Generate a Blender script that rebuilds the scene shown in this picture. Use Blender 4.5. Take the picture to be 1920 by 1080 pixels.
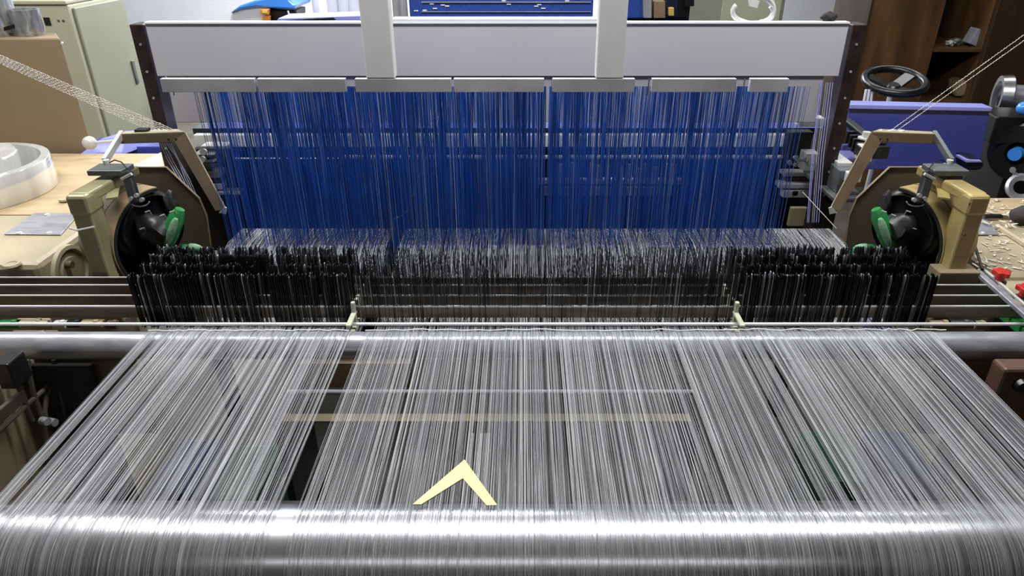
import bpy, bmesh, math, random
import numpy as np
from mathutils import Vector, Matrix
random.seed(7); rng = np.random.default_rng(7)
S = bpy.context.scene
for o in list(bpy.data.objects): bpy.data.objects.remove(o)

# ------------------------------------------------------------------ camera
PITCH = math.radians(27.9); F = 1300.0; CX = 980.0; CZ = 1.85
cd = bpy.data.cameras.new('camera'); cam = bpy.data.objects.new('camera', cd); S.collection.objects.link(cam)
cd.sensor_width = 36; cd.lens = F/1920*36; cd.shift_x = -(CX-960)/1920; cd.clip_start = 0.05; cd.clip_end = 50
cam.location = (0, 0, CZ); cam.rotation_euler = (math.pi/2-PITCH, 0, 0); S.camera = cam
S.view_settings.view_transform = 'Standard'; S.view_settings.look = 'None'
S.view_settings.gamma = 1; S.view_settings.use_curve_mapping = False
S.view_settings.exposure = 0.35
w = bpy.data.worlds.new('world'); S.world = w; w.use_nodes = True
w.node_tree.nodes['Background'].inputs[0].default_value = (0.75, 0.82, 1, 1)
w.node_tree.nodes['Background'].inputs[1].default_value = 0.05
S.cycles.max_bounces = 6; S.cycles.transparent_max_bounces = 12; S.cycles.caustics_reflective = False

# ------------------------------------------------------------------ lights (fluorescent tubes on the ceiling)
CEIL = 3.2
LIGHTS = [  # x, y, length, watts
    (0.0, 1.72, 3.6, 85), (0.0, -1.35, 3.0, 5), (-2.9, 2.6, 1.6, 30), (-1.0, 4.6, 2.4, 60), (2.0, 4.2, 1.8, 16), (-1.0, 7.0, 4.0, 400)]

# ------------------------------------------------------------------ helpers
SB, CB = math.sin(PITCH), math.cos(PITCH)
def ray(px, py):
    u = (px-CX)/F; v = (py-540)/F
    return Vector((u, CB - v*SB, -SB - v*CB))
def PY(px, py, Y):
    d = ray(px, py); return Vector((0, 0, CZ)) + d*(Y/d.y)
def PZ(px, py, z):
    d = ray(px, py); return Vector((0, 0, CZ)) + d*((z-CZ)/d.z)
def PX(px, py, x):
    d = ray(px, py); return Vector((0, 0, CZ)) + d*(x/d.x)

def mat(name, col, rough=0.5, metal=0.0, var=0.12, scale=12, stretch=(1, 1, 1), bump=0.0, spec=0.5, aniso=0.0, emis=None, es=0, alpha=1, trans=0.0, col2=None, fac=(0.35, 0.65), coat=0):
    m = bpy.data.materials.new(name); m.use_nodes = True; nt = m.node_tree; b = nt.nodes['Principled BSDF']
    b.inputs['Roughness'].default_value = rough; b.inputs['Metallic'].default_value = metal
    b.inputs['Specular IOR Level'].default_value = spec; b.inputs['Alpha'].default_value = alpha
    b.inputs['Transmission Weight'].default_value = trans; b.inputs['Coat Weight'].default_value = coat
    if aniso: b.inputs['Anisotropic'].default_value = aniso
    if emis: b.inputs['Emission Color'].default_value = (*emis, 1); b.inputs['Emission Strength'].default_value = es
    tc = nt.nodes.new('ShaderNodeTexCoord'); mp = nt.nodes.new('ShaderNodeMapping'); n = nt.nodes.new('ShaderNodeTexNoise')
    mp.inputs['Scale'].default_value = stretch; n.inputs['Scale'].default_value = scale; n.inputs['Detail'].default_value = 5
    r = nt.nodes.new('ShaderNodeMapRange'); r.inputs[1].default_value = fac[0]; r.inputs[2].default_value = fac[1]
    mx = nt.nodes.new('ShaderNodeMix'); mx.data_type = 'RGBA'
    c2 = col2 or tuple(c*(1-var*2) for c in col)
    mx.inputs[6].default_value = (*c2, 1); mx.inputs[7].default_value = (*col, 1)
    L = nt.links.new
    L(tc.outputs['Object'], mp.inputs[0]); L(mp.outputs[0], n.inputs['Vector']); L(n.outputs['Fac'], r.inputs[0])
    L(r.outputs[0], mx.inputs[0]); L(mx.outputs[2], b.inputs['Base Color'])
    if bump:
        bp = nt.nodes.new('ShaderNodeBump'); bp.inputs['Strength'].default_value = bump; bp.inputs['Distance'].default_value = 0.002
        L(n.outputs['Fac'], bp.inputs['Height']); L(bp.outputs[0], b.inputs['Normal'])
    return m
M = dict(
 wall=mat('wall_paint', (.52, .53, .56), .8, var=.03, scale=3),
 wall_dk=mat('wall_dark_paint', (.16, .14, .12), .8, var=.1, scale=3),
 ceil=mat('ceiling_paint', (.80, .80, .81), .9, var=.03),
 floor=mat('concrete', (.085, .075, .06), .7, var=.2, scale=4, bump=.2),
 chrome=mat('polished_steel', (.86, .86, .88), .25, 1, var=.07, scale=6, stretch=(9, .3, .3)),
 steel=mat('galvanised_steel', (.50, .50, .54), .33, .55, var=.16, scale=14, stretch=(1, 3, 3), bump=.15),
 rod=mat('bright_rod_steel', (.85, .85, .85), .3, .4, var=.03),
 barm=mat('oiled_bar_steel', (.27, .215, .16), .4, .25, var=.22, scale=7, stretch=(1, 8, 8)),
 wire=mat('dark_wire_steel', (.035, .036, .04), .28, .8, var=.3, scale=300),
 blackmetal=mat('black_metal', (.018, .018, .02), .35, .4, var=.3),
 blackrub=mat('black_matte', (.006, .006, .007), .7, var=.3),
 grey=mat('grey_cast_metal', (.17, .18, .18), .4, .5, var=.2, bump=.2),
 darkgrey=mat('rotor_metal', (.07, .065, .065), .42, .6, var=.25, bump=.3),
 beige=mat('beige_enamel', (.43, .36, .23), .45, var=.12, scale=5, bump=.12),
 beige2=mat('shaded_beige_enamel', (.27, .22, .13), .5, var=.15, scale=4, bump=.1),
 tan=mat('tan_fibreboard', (.36, .25, .14), .6, var=.15, scale=9, bump=.1),
 olive=mat('olive_enamel', (.29, .26, .135), .35, .1, var=.15, scale=10, bump=.1),
 ochre=mat('ochre_enamel', (.44, .33, .13), .35, .1, var=.15, scale=10, bump=.1),
 plate=mat('brown_plate', (.16, .115, .075), .5, .2, var=.12, scale=6),
 plyw=mat('plywood', (.50, .37, .21), .55, var=.1, scale=4, stretch=(1, 5, 1)),
 plyedge=mat('plywood_edge', (.62, .50, .33), .6, var=.12, scale=30, stretch=(1, 1, 12)),
 cardboard=mat('brown_cardboard', (.25, .18, .105), .8, var=.06, scale=3),
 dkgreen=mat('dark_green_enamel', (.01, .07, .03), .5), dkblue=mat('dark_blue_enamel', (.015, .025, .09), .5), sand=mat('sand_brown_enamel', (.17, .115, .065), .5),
 green=mat('green_enamel', (.02, .22, .05), .3, var=.15, coat=.5),
 palegreen=mat('pale_green_yarn', (.22, .42, .25), .5, var=.2, scale=60),
 blue=mat('blue_enamel', (.055, .07, .33), .35, var=.08, scale=3, coat=.3),
 lav=mat('lavender_enamel', (.33, .35, .78), .35, var=.06, scale=4),
 brightblue=mat('sky_blue_plastic', (.05, .26, .75), .25, var=.05, coat=.6),
 navy=mat('navy_steel', (.008, .014, .045), .4, .2, var=.3),
 white=mat('white_enamel', (.74, .75, .76), .4, var=.04, scale=5),
 whitem=mat('cream_metal', (.62, .62, .57), .35, .1, var=.1, scale=12),
 panel=mat('grey_white_panel', (.50, .48, .505), .45, var=.05, scale=2.0),
 panel2=mat('grey_panel', (.40, .375, .40), .5, var=.08, scale=3.0),
 rail=mat('grey_rail', (.45, .435, .45), .5, var=.15, scale=6),
 column=mat('column_paint', (.72, .70, .68), .5, var=.03),
 brownpost=mat('brown_post_paint', (.035, .02, .02), .4, .2, var=.3, scale=20),
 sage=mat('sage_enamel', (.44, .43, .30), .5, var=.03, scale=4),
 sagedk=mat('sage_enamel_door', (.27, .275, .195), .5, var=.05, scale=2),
 black=mat('black_plastic', (.01, .01, .01), .3, var=.2),
 cream=mat('cream_plastic', (.52, .53, .40), .4, var=.1, scale=40),
 red=mat('red_plastic', (.55, .025, .02), .35, var=.1, scale=20),
 yellow=mat('yellow_tape', (.85, .76, .30), .5, var=.04),
 wood=mat('brown_wood', (.155, .075, .028), .45, scale=3, stretch=(3, 3, .6), col2=(.07, .035, .015), bump=.1),
 wooddk=mat('dark_wood', (.07, .035, .015), .5, scale=3, stretch=(3, 3, .5), var=.2),
 film=mat('clear_film', (.85, .85, .82), .12, var=.12, scale=7, stretch=(4, 1, 1), alpha=.42, coat=1, bump=.6),
 filmroll=mat('loose_clear_film', (.62, .62, .60), .10, .5, var=.3, scale=14, stretch=(3, 3, .6), coat=1, bump=.8, alpha=.8),
 filmw=mat('wound_clear_film', (.80, .80, .76), .12, .2, var=.12, scale=5, stretch=(3, 3, .25), coat=1, bump=.3),
 redbrown=mat('red_brown_enamel', (.11, .058, .038), .5, var=.1),
 orange=mat('orange_plastic', (.75, .28, .04), .4, var=.1),
 amber=mat('amber_lens', (.85, .55, .12), .3, var=.1),
 fabric=mat('blue_cloth', (.03, .10, .50), .5, var=.25, scale=60, stretch=(8, 1, .5)),
 yarnw=mat('cream_twisted_yarn', (.80, .74, .64), .6, scale=260, var=.3, stretch=(1, 1, 1)),
 lint=mat('pale_lint', (.75, .68, .52), .9, var=.1),
 whiteyarn=mat('white_nylon_strand', (.85, .86, .85), .3, var=.05),
 cloth=mat('dark_cloth', (.03, .022, .02), .8, var=.2),
 hose=mat('dark_hose', (.06, .05, .035), .45, var=.2),
 paint2=mat('mauve_enamel', (.40, .40, .42), .5, var=.1),
 dimtube=mat('dim_lit_tube', (1, 1, 1), .5, emis=(.95, .92, 1.0), es=1.2),
 tube=mat('lit_tube', (1, 1, 1), .5, emis=(.93, .97, 1.0), es=7),
 th1=mat('nylon_thread_white', (.80, .80, .80), .25, var=.05, spec=.9, alpha=.80),
 th2=mat('nylon_thread_grey', (.50, .50, .52), .25, var=.05, spec=.9, alpha=.60),
 th3=mat('nylon_thread_slate', (.26, .27, .29), .25, var=.05, spec=.9, alpha=.55),
 th4=mat('nylon_thread_dark', (.10, .10, .12), .25, var=.05, spec=.9, alpha=.65),
 hb1=mat('blue_cord', (.011, .09, .47), .4, var=.1),
 hb2=mat('dark_blue_cord', (.010, .058, .29), .45, var=.1),
 hb3=mat('light_blue_cord', (.09, .22, .58), .35, var=.1),
 hb4=mat('white_heddle_cord', (.45, .47, .60), .35, var=.1),
)
COL = S.collection
def link(name, me, m, parent=None, smooth=False):
    o = bpy.data.objects.new(name, me); COL.objects.link(o)
    for mm in (m if isinstance(m, (list, tuple)) else [m]): me.materials.append(M[mm] if isinstance(mm, str) else mm)
    if smooth: me.polygons.foreach_set('use_smooth', [True]*len(me.polygons))
    if parent:
        o.parent = parent; o.matrix_parent_inverse = parent.matrix_world.inverted()
    return o
def tag(o, label, cat, group=None, kind=None):
    if label: o['label'] = label
    if cat: o['category'] = cat
    if group: o['group'] = group
    if kind: o['kind'] = kind
    return o
def thing(name, loc, label, cat, group=None):
    o = bpy.data.objects.new(name, None); COL.objects.link(o); o.location = loc; o.empty_display_size = .05
    o.matrix_world = Matrix.Translation(Vector(loc))
    return tag(o, label, cat, group)
class MB:
    def __init__(s): s.bm = bmesh.new()
    def box(s, x0, x1, y0, y1, z0, z1, rot=None, piv=None):
        vs = [s.bm.verts.new((x, y, z)) for x in (x0, x1) for y in (y0, y1) for z in (z0, z1)]
        for f in ((0,1,3,2),(4,6,7,5),(0,4,5,1),(2,3,7,6),(0,2,6,4),(1,5,7,3)): s.bm.faces.new([vs[i] for i in f])
        if rot is not None:
            p = Vector(piv) if piv is not None else Vector(((x0+x1)/2, (y0+y1)/2, (z0+z1)/2))
            for v in vs: v.co = p + rot @ (v.co-p)
        return s
    def bar(s, a, b, wd, ht, up=(0, 0, 1)):       # rectangular bar from a to b
        a, b = Vector(a), Vector(b); d = (b-a).normalized(); u = Vector(up)
        sd = d.cross(u).normalized(); u = sd.cross(d).normalized()
        q = [(-1,-1),(1,-1),(1,1),(-1,1)]
        A = [s.bm.verts.new(a+sd*wd/2*i+u*ht/2*j) for i, j in q]; B = [s.bm.verts.new(b+sd*wd/2*i+u*ht/2*j) for i, j in q]
        s.bm.faces.new(A[::-1]); s.bm.faces.new(B)
        for k in range(4): s.bm.faces.new((A[k], A[(k+1)%4], B[(k+1)%4], B[k]))
        return s
    def prism(s, pts, off):                       # polygon of points extruded by off
        off = Vector(off); A = [s.bm.verts.new(p) for p in pts]; B = [s.bm.verts.new(Vector(p)+off) for p in pts]
        s.bm.faces.new(A[::-1]); s.bm.faces.new(B); n = len(A)
        for k in range(n): s.bm.faces.new((A[k], A[(k+1)%n], B[(k+1)%n], B[k]))
        return s
    def tube(s, pts, r, n=10, cap=True, closed=False):
        pts = [Vector(p) for p in pts]; rs = r if isinstance(r, (list, tuple)) else [r]*len(pts); rings = []
        ref = Vector((0, 0, 1)); N = len(pts)
        for i, p in enumerate(pts):
            if closed: d = pts[(i+1)%N]-pts[i-1]
            else: d = (pts[min(i+1, N-1)]-pts[max(i-1, 0)])
            d.normalize()
            if abs(d.dot(ref)) > .95: ref = Vector((1, 0, 0)) if abs(d.x) < .9 else Vector((0, 1, 0))
            a = d.cross(ref).normalized(); b = a.cross(d).normalized(); ref = b
            rings.append([s.bm.verts.new(p+(a*math.cos(t)+b*math.sin(t))*rs[i]) for t in [2*math.pi*k/n for k in range(n)]])
        for i in range(N if closed else N-1):
            A, B = rings[i], rings[(i+1)%N]
            for k in range(n): s.bm.faces.new((A[k], A[(k+1)%n], B[(k+1)%n], B[k]))
        if cap and not closed: s.bm.faces.new(rings[0][::-1]); s.bm.faces.new(rings[-1])
        return s
    def lathe(s, c, ax, prof, n=32, a0=0, a1=360):  # prof: (dist along axis, radius)
        c = Vector(c); ax = Vector(ax).normalized(); h = Vector((0, 0, 1)) if abs(ax.z) < .9 else Vector((1, 0, 0))
        t = ax.cross(h).normalized(); u = t.cross(ax).normalized(); full = (a1-a0 >= 360); m = n if full else n+1; rings = []
        for d, r in prof:
            rings.append([s.bm.verts.new(c+ax*d+(t*math.cos(a)+u*math.sin(a))*max(r, 1e-5)) for a in [math.radians(a0+(a1-a0)*k/n) for k in range(m)]])
        for A, B in zip(rings, rings[1:]):
            for k in range(n): s.bm.faces.new((A[k], A[(k+1)%m], B[(k+1)%m], B[k]))
        return s
    def blob(s, c, r, seed=0, amp=.25, sub=3):
        r = Vector(r) if not isinstance(r, (int, float)) else Vector((r, r, r)); rr = random.Random(seed)
        g = bmesh.ops.create_icosphere(s.bm, subdivisions=sub, radius=1); ph = [rr.uniform(0, 6) for _ in range(6)]
        for v in g['verts']:
            p = v.co; k = 1+amp*.5*(math.sin(3*p.x+ph[0])*math.sin(4*p.y+ph[1])+math.sin(5*p.z+ph[2])*math.sin(6*p.x+ph[3]))
            v.co = Vector(c)+Vector((p.x*r.x, p.y*r.y, p.z*r.z))*k
        return s
    def build(s, name, m, parent=None, bev=0, smooth=False, seg=2):
        bmesh.ops.recalc_face_normals(s.bm, faces=s.bm.faces)
        me = bpy.data.meshes.new(name); s.bm.to_mesh(me); s.bm.free()
        o = link(name, me, m, parent, smooth)
        if bev:
            b = o.modifiers.new('bevel', 'BEVEL'); b.width = bev; b.segments = seg; b.limit_method = 'ANGLE'
        if smooth:
            e = o.modifiers.new('edge', 'EDGE_SPLIT'); e.split_angle = math.radians(38)
        return o
def box(name, m, x0, x1, y0, y1, z0, z1, parent=None, bev=.003):
    return MB().box(x0, x1, y0, y1, z0, z1).build(name, m, parent, bev)
def struct(o): o['kind'] = 'structure'; return o

# ------------------------------------------------------------------ room
RX0, RX1, RY0, RY1 = -5.2, 6.5, -3.0, 9.0
struct(box('floor', 'floor', RX0-.1, RX1+.1, RY0-.1, RY1+.1, -.1, 0, bev=0))
struct(box('ceiling', 'ceil', RX0-.1, RX1+.1, RY0-.1, RY1+.1, CEIL, CEIL+.1, bev=0))
struct(box('wall_back', 'wall', RX0-.1, RX1+.1, RY1, RY1+.1, 0, CEIL, bev=0))
struct(box('wall_front', 'wall_dk', RX0-.1, RX1+.1, RY0-.1, RY0, 0, CEIL, bev=0))
struct(box('wall_left', 'wall', RX0-.1, RX0, RY0, RY1, 0, CEIL, bev=0))
struct(box('wall_right', 'wall_dk', RX1, RX1+.1, RY0, RY1, 0, CEIL, bev=0))
for i, (x, y, ln, W) in enumerate(LIGHTS):
    t = thing('ceiling_light', (x, y, CEIL), ['long ceiling tube light over the threads of the loom', 'ceiling tube light behind the camera', 'ceiling tube light over the workbench at the left', 'ceiling tube light over the beige cabinet', 'ceiling tube light near the wooden shelf', 'ceiling tube light near the back wall'][i], 'light')
    MB().box(x-ln/2, x+ln/2, y-.05, y+.05, CEIL-.05, CEIL).build('housing', 'white', t, .004)
    MB().tube([(x-ln/2+.03, y, CEIL-.07), (x+ln/2-.03, y, CEIL-.07)], .018, 12).build('tube', 'tube' if i != 1 else 'dimtube', t, smooth=True)
    ld = bpy.data.lights.new('tube_glow', 'AREA'); ld.shape = 'RECTANGLE'; ld.size = ln; ld.size_y = .22 if i != 1 else .05; ld.energy = W; ld.color = (.96, .98, 1)
    lo = bpy.data.objects.new('tube_glow', ld); COL.objects.link(lo); lo.location = (x, y, CEIL-.1); lo.parent = t; lo.matrix_parent_inverse = t.matrix_world.inverted()

# ------------------------------------------------------------------ roller
RC = Vector((0, .86, .85)); RR = .10
r = thing('guide_roller', (.02, RC.y, RC.z-RR), 'polished steel roller across the foreground under the threads', 'roller')
MB().lathe((-1.12, RC.y, RC.z), (1, 0, 0), [(0, 0), (0, RR-.002), (.002, RR), (2.278, RR), (2.28, RR-.002), (2.28, 0)], 96).build('barrel', 'chrome', r, smooth=True)
for sx in (-1, 1):
    x = .02+sx*1.14
    MB().tube([(x, RC.y, RC.z), (x+sx*.08, RC.y, RC.z)], .025, 16).build('axle', 'rod', r, smooth=True)
for sx in (-1, 1):
    x = .02+sx*1.2
    t = thing('roller_stand', (x, RC.y, 0), 'beige stand carrying the %s end of the steel roller' % ('left' if sx < 0 else 'right'), 'stand')
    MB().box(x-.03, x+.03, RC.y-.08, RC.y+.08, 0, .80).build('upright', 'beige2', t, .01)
    MB().lathe((x-.035, RC.y, RC.z), (1, 0, 0), [(0, 0), (0, .055), (.07, .055), (.07, 0)], 24).build('bearing', 'grey', t, smooth=True)

# ------------------------------------------------------------------ cross rail (pipe) behind, and rod
pc = Vector((0, 1.46, .915)); pr = .0345
cr = thing('cross_rail', (.05, pc.y, pc.z-pr), 'long worn silver tube lying across the loom behind the roller', 'rail')
MB().lathe((-1.75, pc.y, pc.z), (1, 0, 0), [(0, 0), (0, pr), (3.5, pr), (3.5, 0)], 40).build('tube', 'steel', cr, smooth=True)
for sx in (-1, 1):
    MB().box(.02+sx*1.36-.03, .02+sx*1.36+.03, pc.y-.03, pc.y+.03, pc.z-.055, pc.z-pr*.8).build('mount', 'grey', cr, .004)

# ------------------------------------------------------------------ warp threads
def ribbons(name, xs, path, wd, mats, weights, parent=None, jit=0.0, zj=None, jx=None, wf=None):
    """one mesh of many thin four sided strands. path: list of (y, z)"""
    n = len(xs); m = len(path); V = np.zeros((n, m, 4, 3), dtype=np.float32)
    P = np.array(path, dtype=np.float32)
    T = np.gradient(P, axis=0); T /= np.linalg.norm(T, axis=1)[:, None]; N = np.stack([-T[:, 1], T[:, 0]], 1)
    ws = wd*rng.uniform(.65, 1.35, n)/2
    W = ws[:, None]*(np.ones(m) if wf is None else wf)[None, :]
    wig = rng.normal(0, jit, (n, m)).astype(np.float32) if jit else np.zeros((n, m))
    if jx is not None: wig = wig+jx
    for k, (a, b) in enumerate(((-1, 0), (0, -1), (1, 0), (0, 1))):
        V[:, :, k, 0] = xs[:, None]+wig+a*W
        V[:, :, k, 1] = P[None, :, 0]+b*W*N[None, :, 0]
        V[:, :, k, 2] = P[None, :, 1]+b*W*N[None, :, 1]
    if zj is not None: V[:, :, :, 2] += zj[:, :, None]
    idx = np.arange(n*m*4).reshape(n, m, 4)
    A = idx[:, :-1, :]; B = idx[:, 1:, :]
    F_ = np.stack([A, np.roll(A, -1, 2), np.roll(B, -1, 2), B], 3).reshape(-1, 4)
    me = bpy.data.meshes.new(name); me.vertices.add(n*m*4); me.vertices.foreach_set('co', V.ravel())
    nf = len(F_); me.loops.add(nf*4); me.loops.foreach_set('vertex_index', F_.ravel().astype(np.int32))
    me.polygons.add(nf); me.polygons.foreach_set('loop_start', np.arange(0, nf*4, 4, dtype=np.int32)); me.polygons.foreach_set('loop_total', np.full(nf, 4, dtype=np.int32))
    me.polygons.foreach_set('use_smooth', np.ones(nf, dtype=bool))
    me.update(calc_edges=True)
    o = link(name, me, mats, parent)
    mi = rng.choice(len(mats), n, p=weights); me.polygons.foreach_set('material_index', np.repeat(mi, (m-1)*4).astype(np.int32))
    me.validate(); return o
def spread(x0, x1, sp):
    g = rng.gamma(2.0, .5, int((x1-x0)/sp*1.5)+10)*sp
    # slow clumping
    k = np.repeat(rng.uniform(.7, 1.35, len(g)//7+1), 7)[:len(g)]; g *= np.where(rng.random(len(g)) < .035, 3.4, 1)
    x = x0+np.cumsum(g*k); return x[x < x1].astype(np.float32)
def sheet(x0, x1, label, sp):
    xs = spread(x0, x1, sp); n = len(xs)
    path = []  # over the roller, along to the rail, down behind it
    for a in np.linspace(200, 90, 26): path.append((RC.y+math.cos(math.radians(a))*(RR+.00025), RC.z+math.sin(math.radians(a))*(RR+.00025)))
    path[0] = (path[0][0], path[0][1]-.02)
    a_end = (pc.y-.004, pc.z+pr+.0008)
    for f in (.33, .66): path.append((path[25][0]*(1-f)+a_end[0]*f, path[25][1]*(1-f)+a_end[1]*f))
    for a in np.linspace(92, 20, 6): path.append((pc.y+math.cos(math.radians(a))*(pr+.0008), pc.z+math.sin(math.radians(a))*(pr+.0008)))
    path += [(1.535, .902), (1.78, .905), (1.99, .945), (2.12, .95)]
    m = len(path); wf = np.ones(m); wf[:22] = .42; wf[22:26] = (.5, .62, .75, .88)
    jx = np.zeros((n, m)); dx = rng.normal(0, .0010, n)
    jx[:, 26:28] += dx[:, None]
    jx[:, 28:34] += (dx*1.3)[:, None]
    zj = np.zeros((n, m)); zj[:, -2] = rng.choice([-.012, 0, .012], n); zj[:, 0] = 0
    zj[:, 26:28] += rng.normal(0, .0006, n)[:, None]
    o = ribbons('warp_threads', xs, path, .00046, ['th1', 'th2', 'th3', 'th4'], [.36, .33, .21, .10], zj=zj, jx=jx, wf=wf)
    return tag(o, label, 'threads', 'warp threads of the loom', 'stuff')
sheet(-.931, -.421, 'left sheet of fine grey white warp threads running from rail to roller', .00062)
sheet(-.392, .5165, 'wide middle sheet of silver warp threads with yellow tape on it', .00062)
sheet(.5235, 1.016, 'right sheet of fine grey white warp threads running from rail to roller', .00062)
# loose white strands lying across behind the rail
for k, (x0, x1, zz) in enumerate(((-.93, -.43, 0), (-.39, .53, .001), (.50, 1.05, .0015))):
    pts = [(x, pc.y+.012+random.uniform(-.003, .003), pc.z+pr+.002+zz+random.uniform(0, .002)) for x in np.linspace(x0, x1, 40)]
    tag(MB().tube(pts, .0013, 6).build('cross_strand', 'whiteyarn', smooth=True), ['loose white strand lying across the left thread sheet at the rail', 'loose white strand lying across the middle thread sheet at the rail', 'loose white strand lying across the right thread sheet at the rail'][k], 'strand', 'white strands along the rail')
# yellow tape chevron
zt = .9515
tp = [PZ(*q, zt) for q in ((871, 862), (932, 947), (913, 948), (868, 897), (790, 946), (774, 946))]
def zon(p): return p
mb = MB(); mb.prism([tp[0], tp[1], tp[2], tp[3]], (0, 0, .0006)); mb.prism([tp[0]+Vector((0, 0, .0003)), tp[3]+Vector((0, 0, .0003)), tp[4]+Vector((0, 0, .0003)), tp[5]+Vector((0, 0, .0003))], (0, 0, .0006))
tag(mb.build('tape_strip', 'yellow'), 'pale yellow tape folded into an arrow on the middle threads', 'tape')
xs = np.array(sorted(rng.uniform(tp[0].x+.001, tp[1].x-.002, 16)), dtype=np.float32)
tag(ribbons('stray_thread', xs, [(.88, .953), (1.0, .9535), (1.08, .9525)], .0005, ['th1'], [1]), 'few white threads running over the yellow tape arrow', 'threads', kind='stuff')

# ------------------------------------------------------------------ warp stop motion
BARY = [1.58, 1.638, 1.698, 1.745]; BTOP = .961
sm = thing('stop_motion_frame', (.1, 1.66, .90), 'row of four dark flat steel bars with bright top edges across the loom', 'bars')
for i, y in enumerate(BARY):
    x1 = PZ([1905, 1890, 1868, 1846][i], 540, BTOP).x; x1 = (1.34, 1.325, 1.31, 1.295)[i]
    MB().box(-2.0, x1, y-.002, y+.002, .926, BTOP-.0015).build('contact_bar', 'barm', sm)
    MB().box(-2.0, x1, y-.0026, y+.0022, BTOP-.003, BTOP+.0005).build('bar_edge', 'rod', sm)
MB().tube([(-1.9, 1.535, .932), (1.29, 1.535, .932)], .0045, 12).build('lease_rod', 'rod', sm, smooth=True)
a, b = PZ(1848, 524, .965), PZ(1925, 592, .965)
d = (b-a).normalized(); b = a+d*.5; a = a-d*.05
MB().bar(a, b, .02, .012).build('end_rail', 'steel', sm, .002)
MB().bar(a+Vector((.022, 0, .004)), b+Vector((.022, 0, .004)), .008, .006).build('rail_strip', 'whitem', sm, .001)
MB().box(a.x-.01, 1.325, 1.505, 1.775, .90, .9255).build('rail_base', 'green', sm, .003)
for k, (px, py) in enumerate(((1877, 516), (1922, 546))):
    c = PZ(px, py, .985)
    kb = MB()
    n = 30; prof = []
    for j in range(n):
        an = 2*math.pi*j/n; rr_ = .021*(1+.16*math.cos(5*an)); prof.append(c+Vector((rr_*math.cos(an), rr_*math.sin(an), 0)))
    kb.prism(prof, (0, 0, .014))
    kn = kb.build('star_knob', 'red', sm, .003); kn['label'] = 'red star knob'
    st = MB().lathe(c-Vector((0, 0, .018)), (0, 0, 1), [(0, .008), (.004, .0125), (.018, .011)], 16).build('knob_stem', 'red', sm, smooth=True)
    MB().lathe(c-Vector((0, 0, .022)), (0, 0, 1), [(0, 0), (0, .019), (.005, .019), (.005, 0)], 20).build('washer', 'grey', sm, smooth=True)
MB().bar((1.29, 1.535, .932), (1.33, 1.535, .932), .02, .014).build('rod_clip', 'green', sm, .002)
# drop wires
def dropwires(x0, x1, sp, wd, label):
    Vs = []; Fs = []; c = 0
    rowsel = BARY
    for y in rowsel:
        xs = spread(x0, x1, sp)
        for x in xs:
            zt_ = 1.052+random.gauss(0, .0035)+(.006 if random.random() < .08 else 0); th = .00045; yy = y+random.gauss(0, .0012); lean = random.gauss(0, .0016)
            zb = zt_-.150
            # outline in y,z : hooked head, thin neck, blade
            o_ = [(-wd, zb), (wd, zb), (wd, zt_-.012), (wd*.9, zt_-.005), (wd*.3, zt_), (-wd*.5, zt_-.002), (-wd, zt_-.010)]
            m = len(o_)
            for sgn in (-1, 1):
                for (oy, oz) in o_: Vs.append((x+sgn*th+lean*(oz-zb)/.15, yy+oy, oz))
            Fs.append(tuple(range(c+m-1, c-1, -1))); Fs.append(tuple(range(c+m, c+2*m)))
            for k in range(m): Fs.append((c+k, c+(k+1)%m, c+m+(k+1)%m, c+m+k))
            c += 2*m
    me = bpy.data.meshes.new('drop_wires'); me.from_pydata(Vs, [], Fs); me.update()
    o = link('drop_wires', me, ['wire', 'steel', 'grey'])
    n = c//14; mi = rng.choice(3, n, p=[.87, .06, .07]); me.polygons.foreach_set('material_index', np.repeat(mi, 9).astype(np.int32))
    return tag(o, label, 'wires', 'hanging drop wires of the loom', 'stuff')
dropwires(-1.01, -.448, .0023, .0055, 'left block of black hanging metal drop wires over the bars')
dropwires(-.446, .560, .0030, .0022, 'middle block of thin metal drop wires between the cream separators')
dropwires(.562, 1.065, .0024, .0055, 'right block of black hanging metal drop wires over the bars')
for sx, X in ((0, -.437), (1, .552)):
    t = thing('bar_separator', (X, 1.6, .90), 'cream plastic separator holding the bars %s of the middle threads' % ('left' if sx == 0 else 'right'), 'separator', 'cream separators on the bars')
    s_ = -1 if sx == 0 else 1
    for k, y in enumerate([1.558, 1.60, 1.618, 1.658, 1.678, 1.722]):
        h = .985 if k == 0 else BTOP+.012
        MB().box(X-.0055, X+.0055, y-.006, y+.006, .915, h).build('finger', 'cream', t, .003)
    MB().box(X-.007+s_*.0, X+.007, 1.49, 1.565, .948, .956).build('foot', 'cream', t, .003)
    MB().box(X-.006, X+.006, 1.50, 1.73, .905, .92).build('spine', 'cream', t, .002)

# ------------------------------------------------------------------ harness frame
YP = 2.33
pn = thing('harness_panel', (-.08, YP, 1.247), 'wide grey white panel across the top of the loom', 'panel')  # plain panel of the harness frame, not a light reflector
MB().box(-1.196, 1.034, YP, YP+.012, 1.40, 1.562).build('upper_panel', 'panel', pn, .002)
MB().box(-1.17, .99, YP+.005, YP+.016, 1.247, 1.399).build('lower_panel', 'panel2', pn, .002)
MB().box(-1.196, 1.034, YP-.004, YP+.03, 1.562, 1.568).build('top_ledge', 'white', pn, .001)
MB().box(PY(735, 40, YP).x, PY(1120, 40, YP).x, YP-.003, YP+.05, 1.562, 1.578).build('raised_ledge', 'white', pn, .002)
tops = [(302, 478), (483, 648), (666, 846), (851, 1020), (1036, 1190), (1222, 1380), (1406, 1478)]
tl = ['leftmost', 'second from left', 'third from left', 'middle', 'third from right', 'second from right', 'rightmost']
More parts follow.
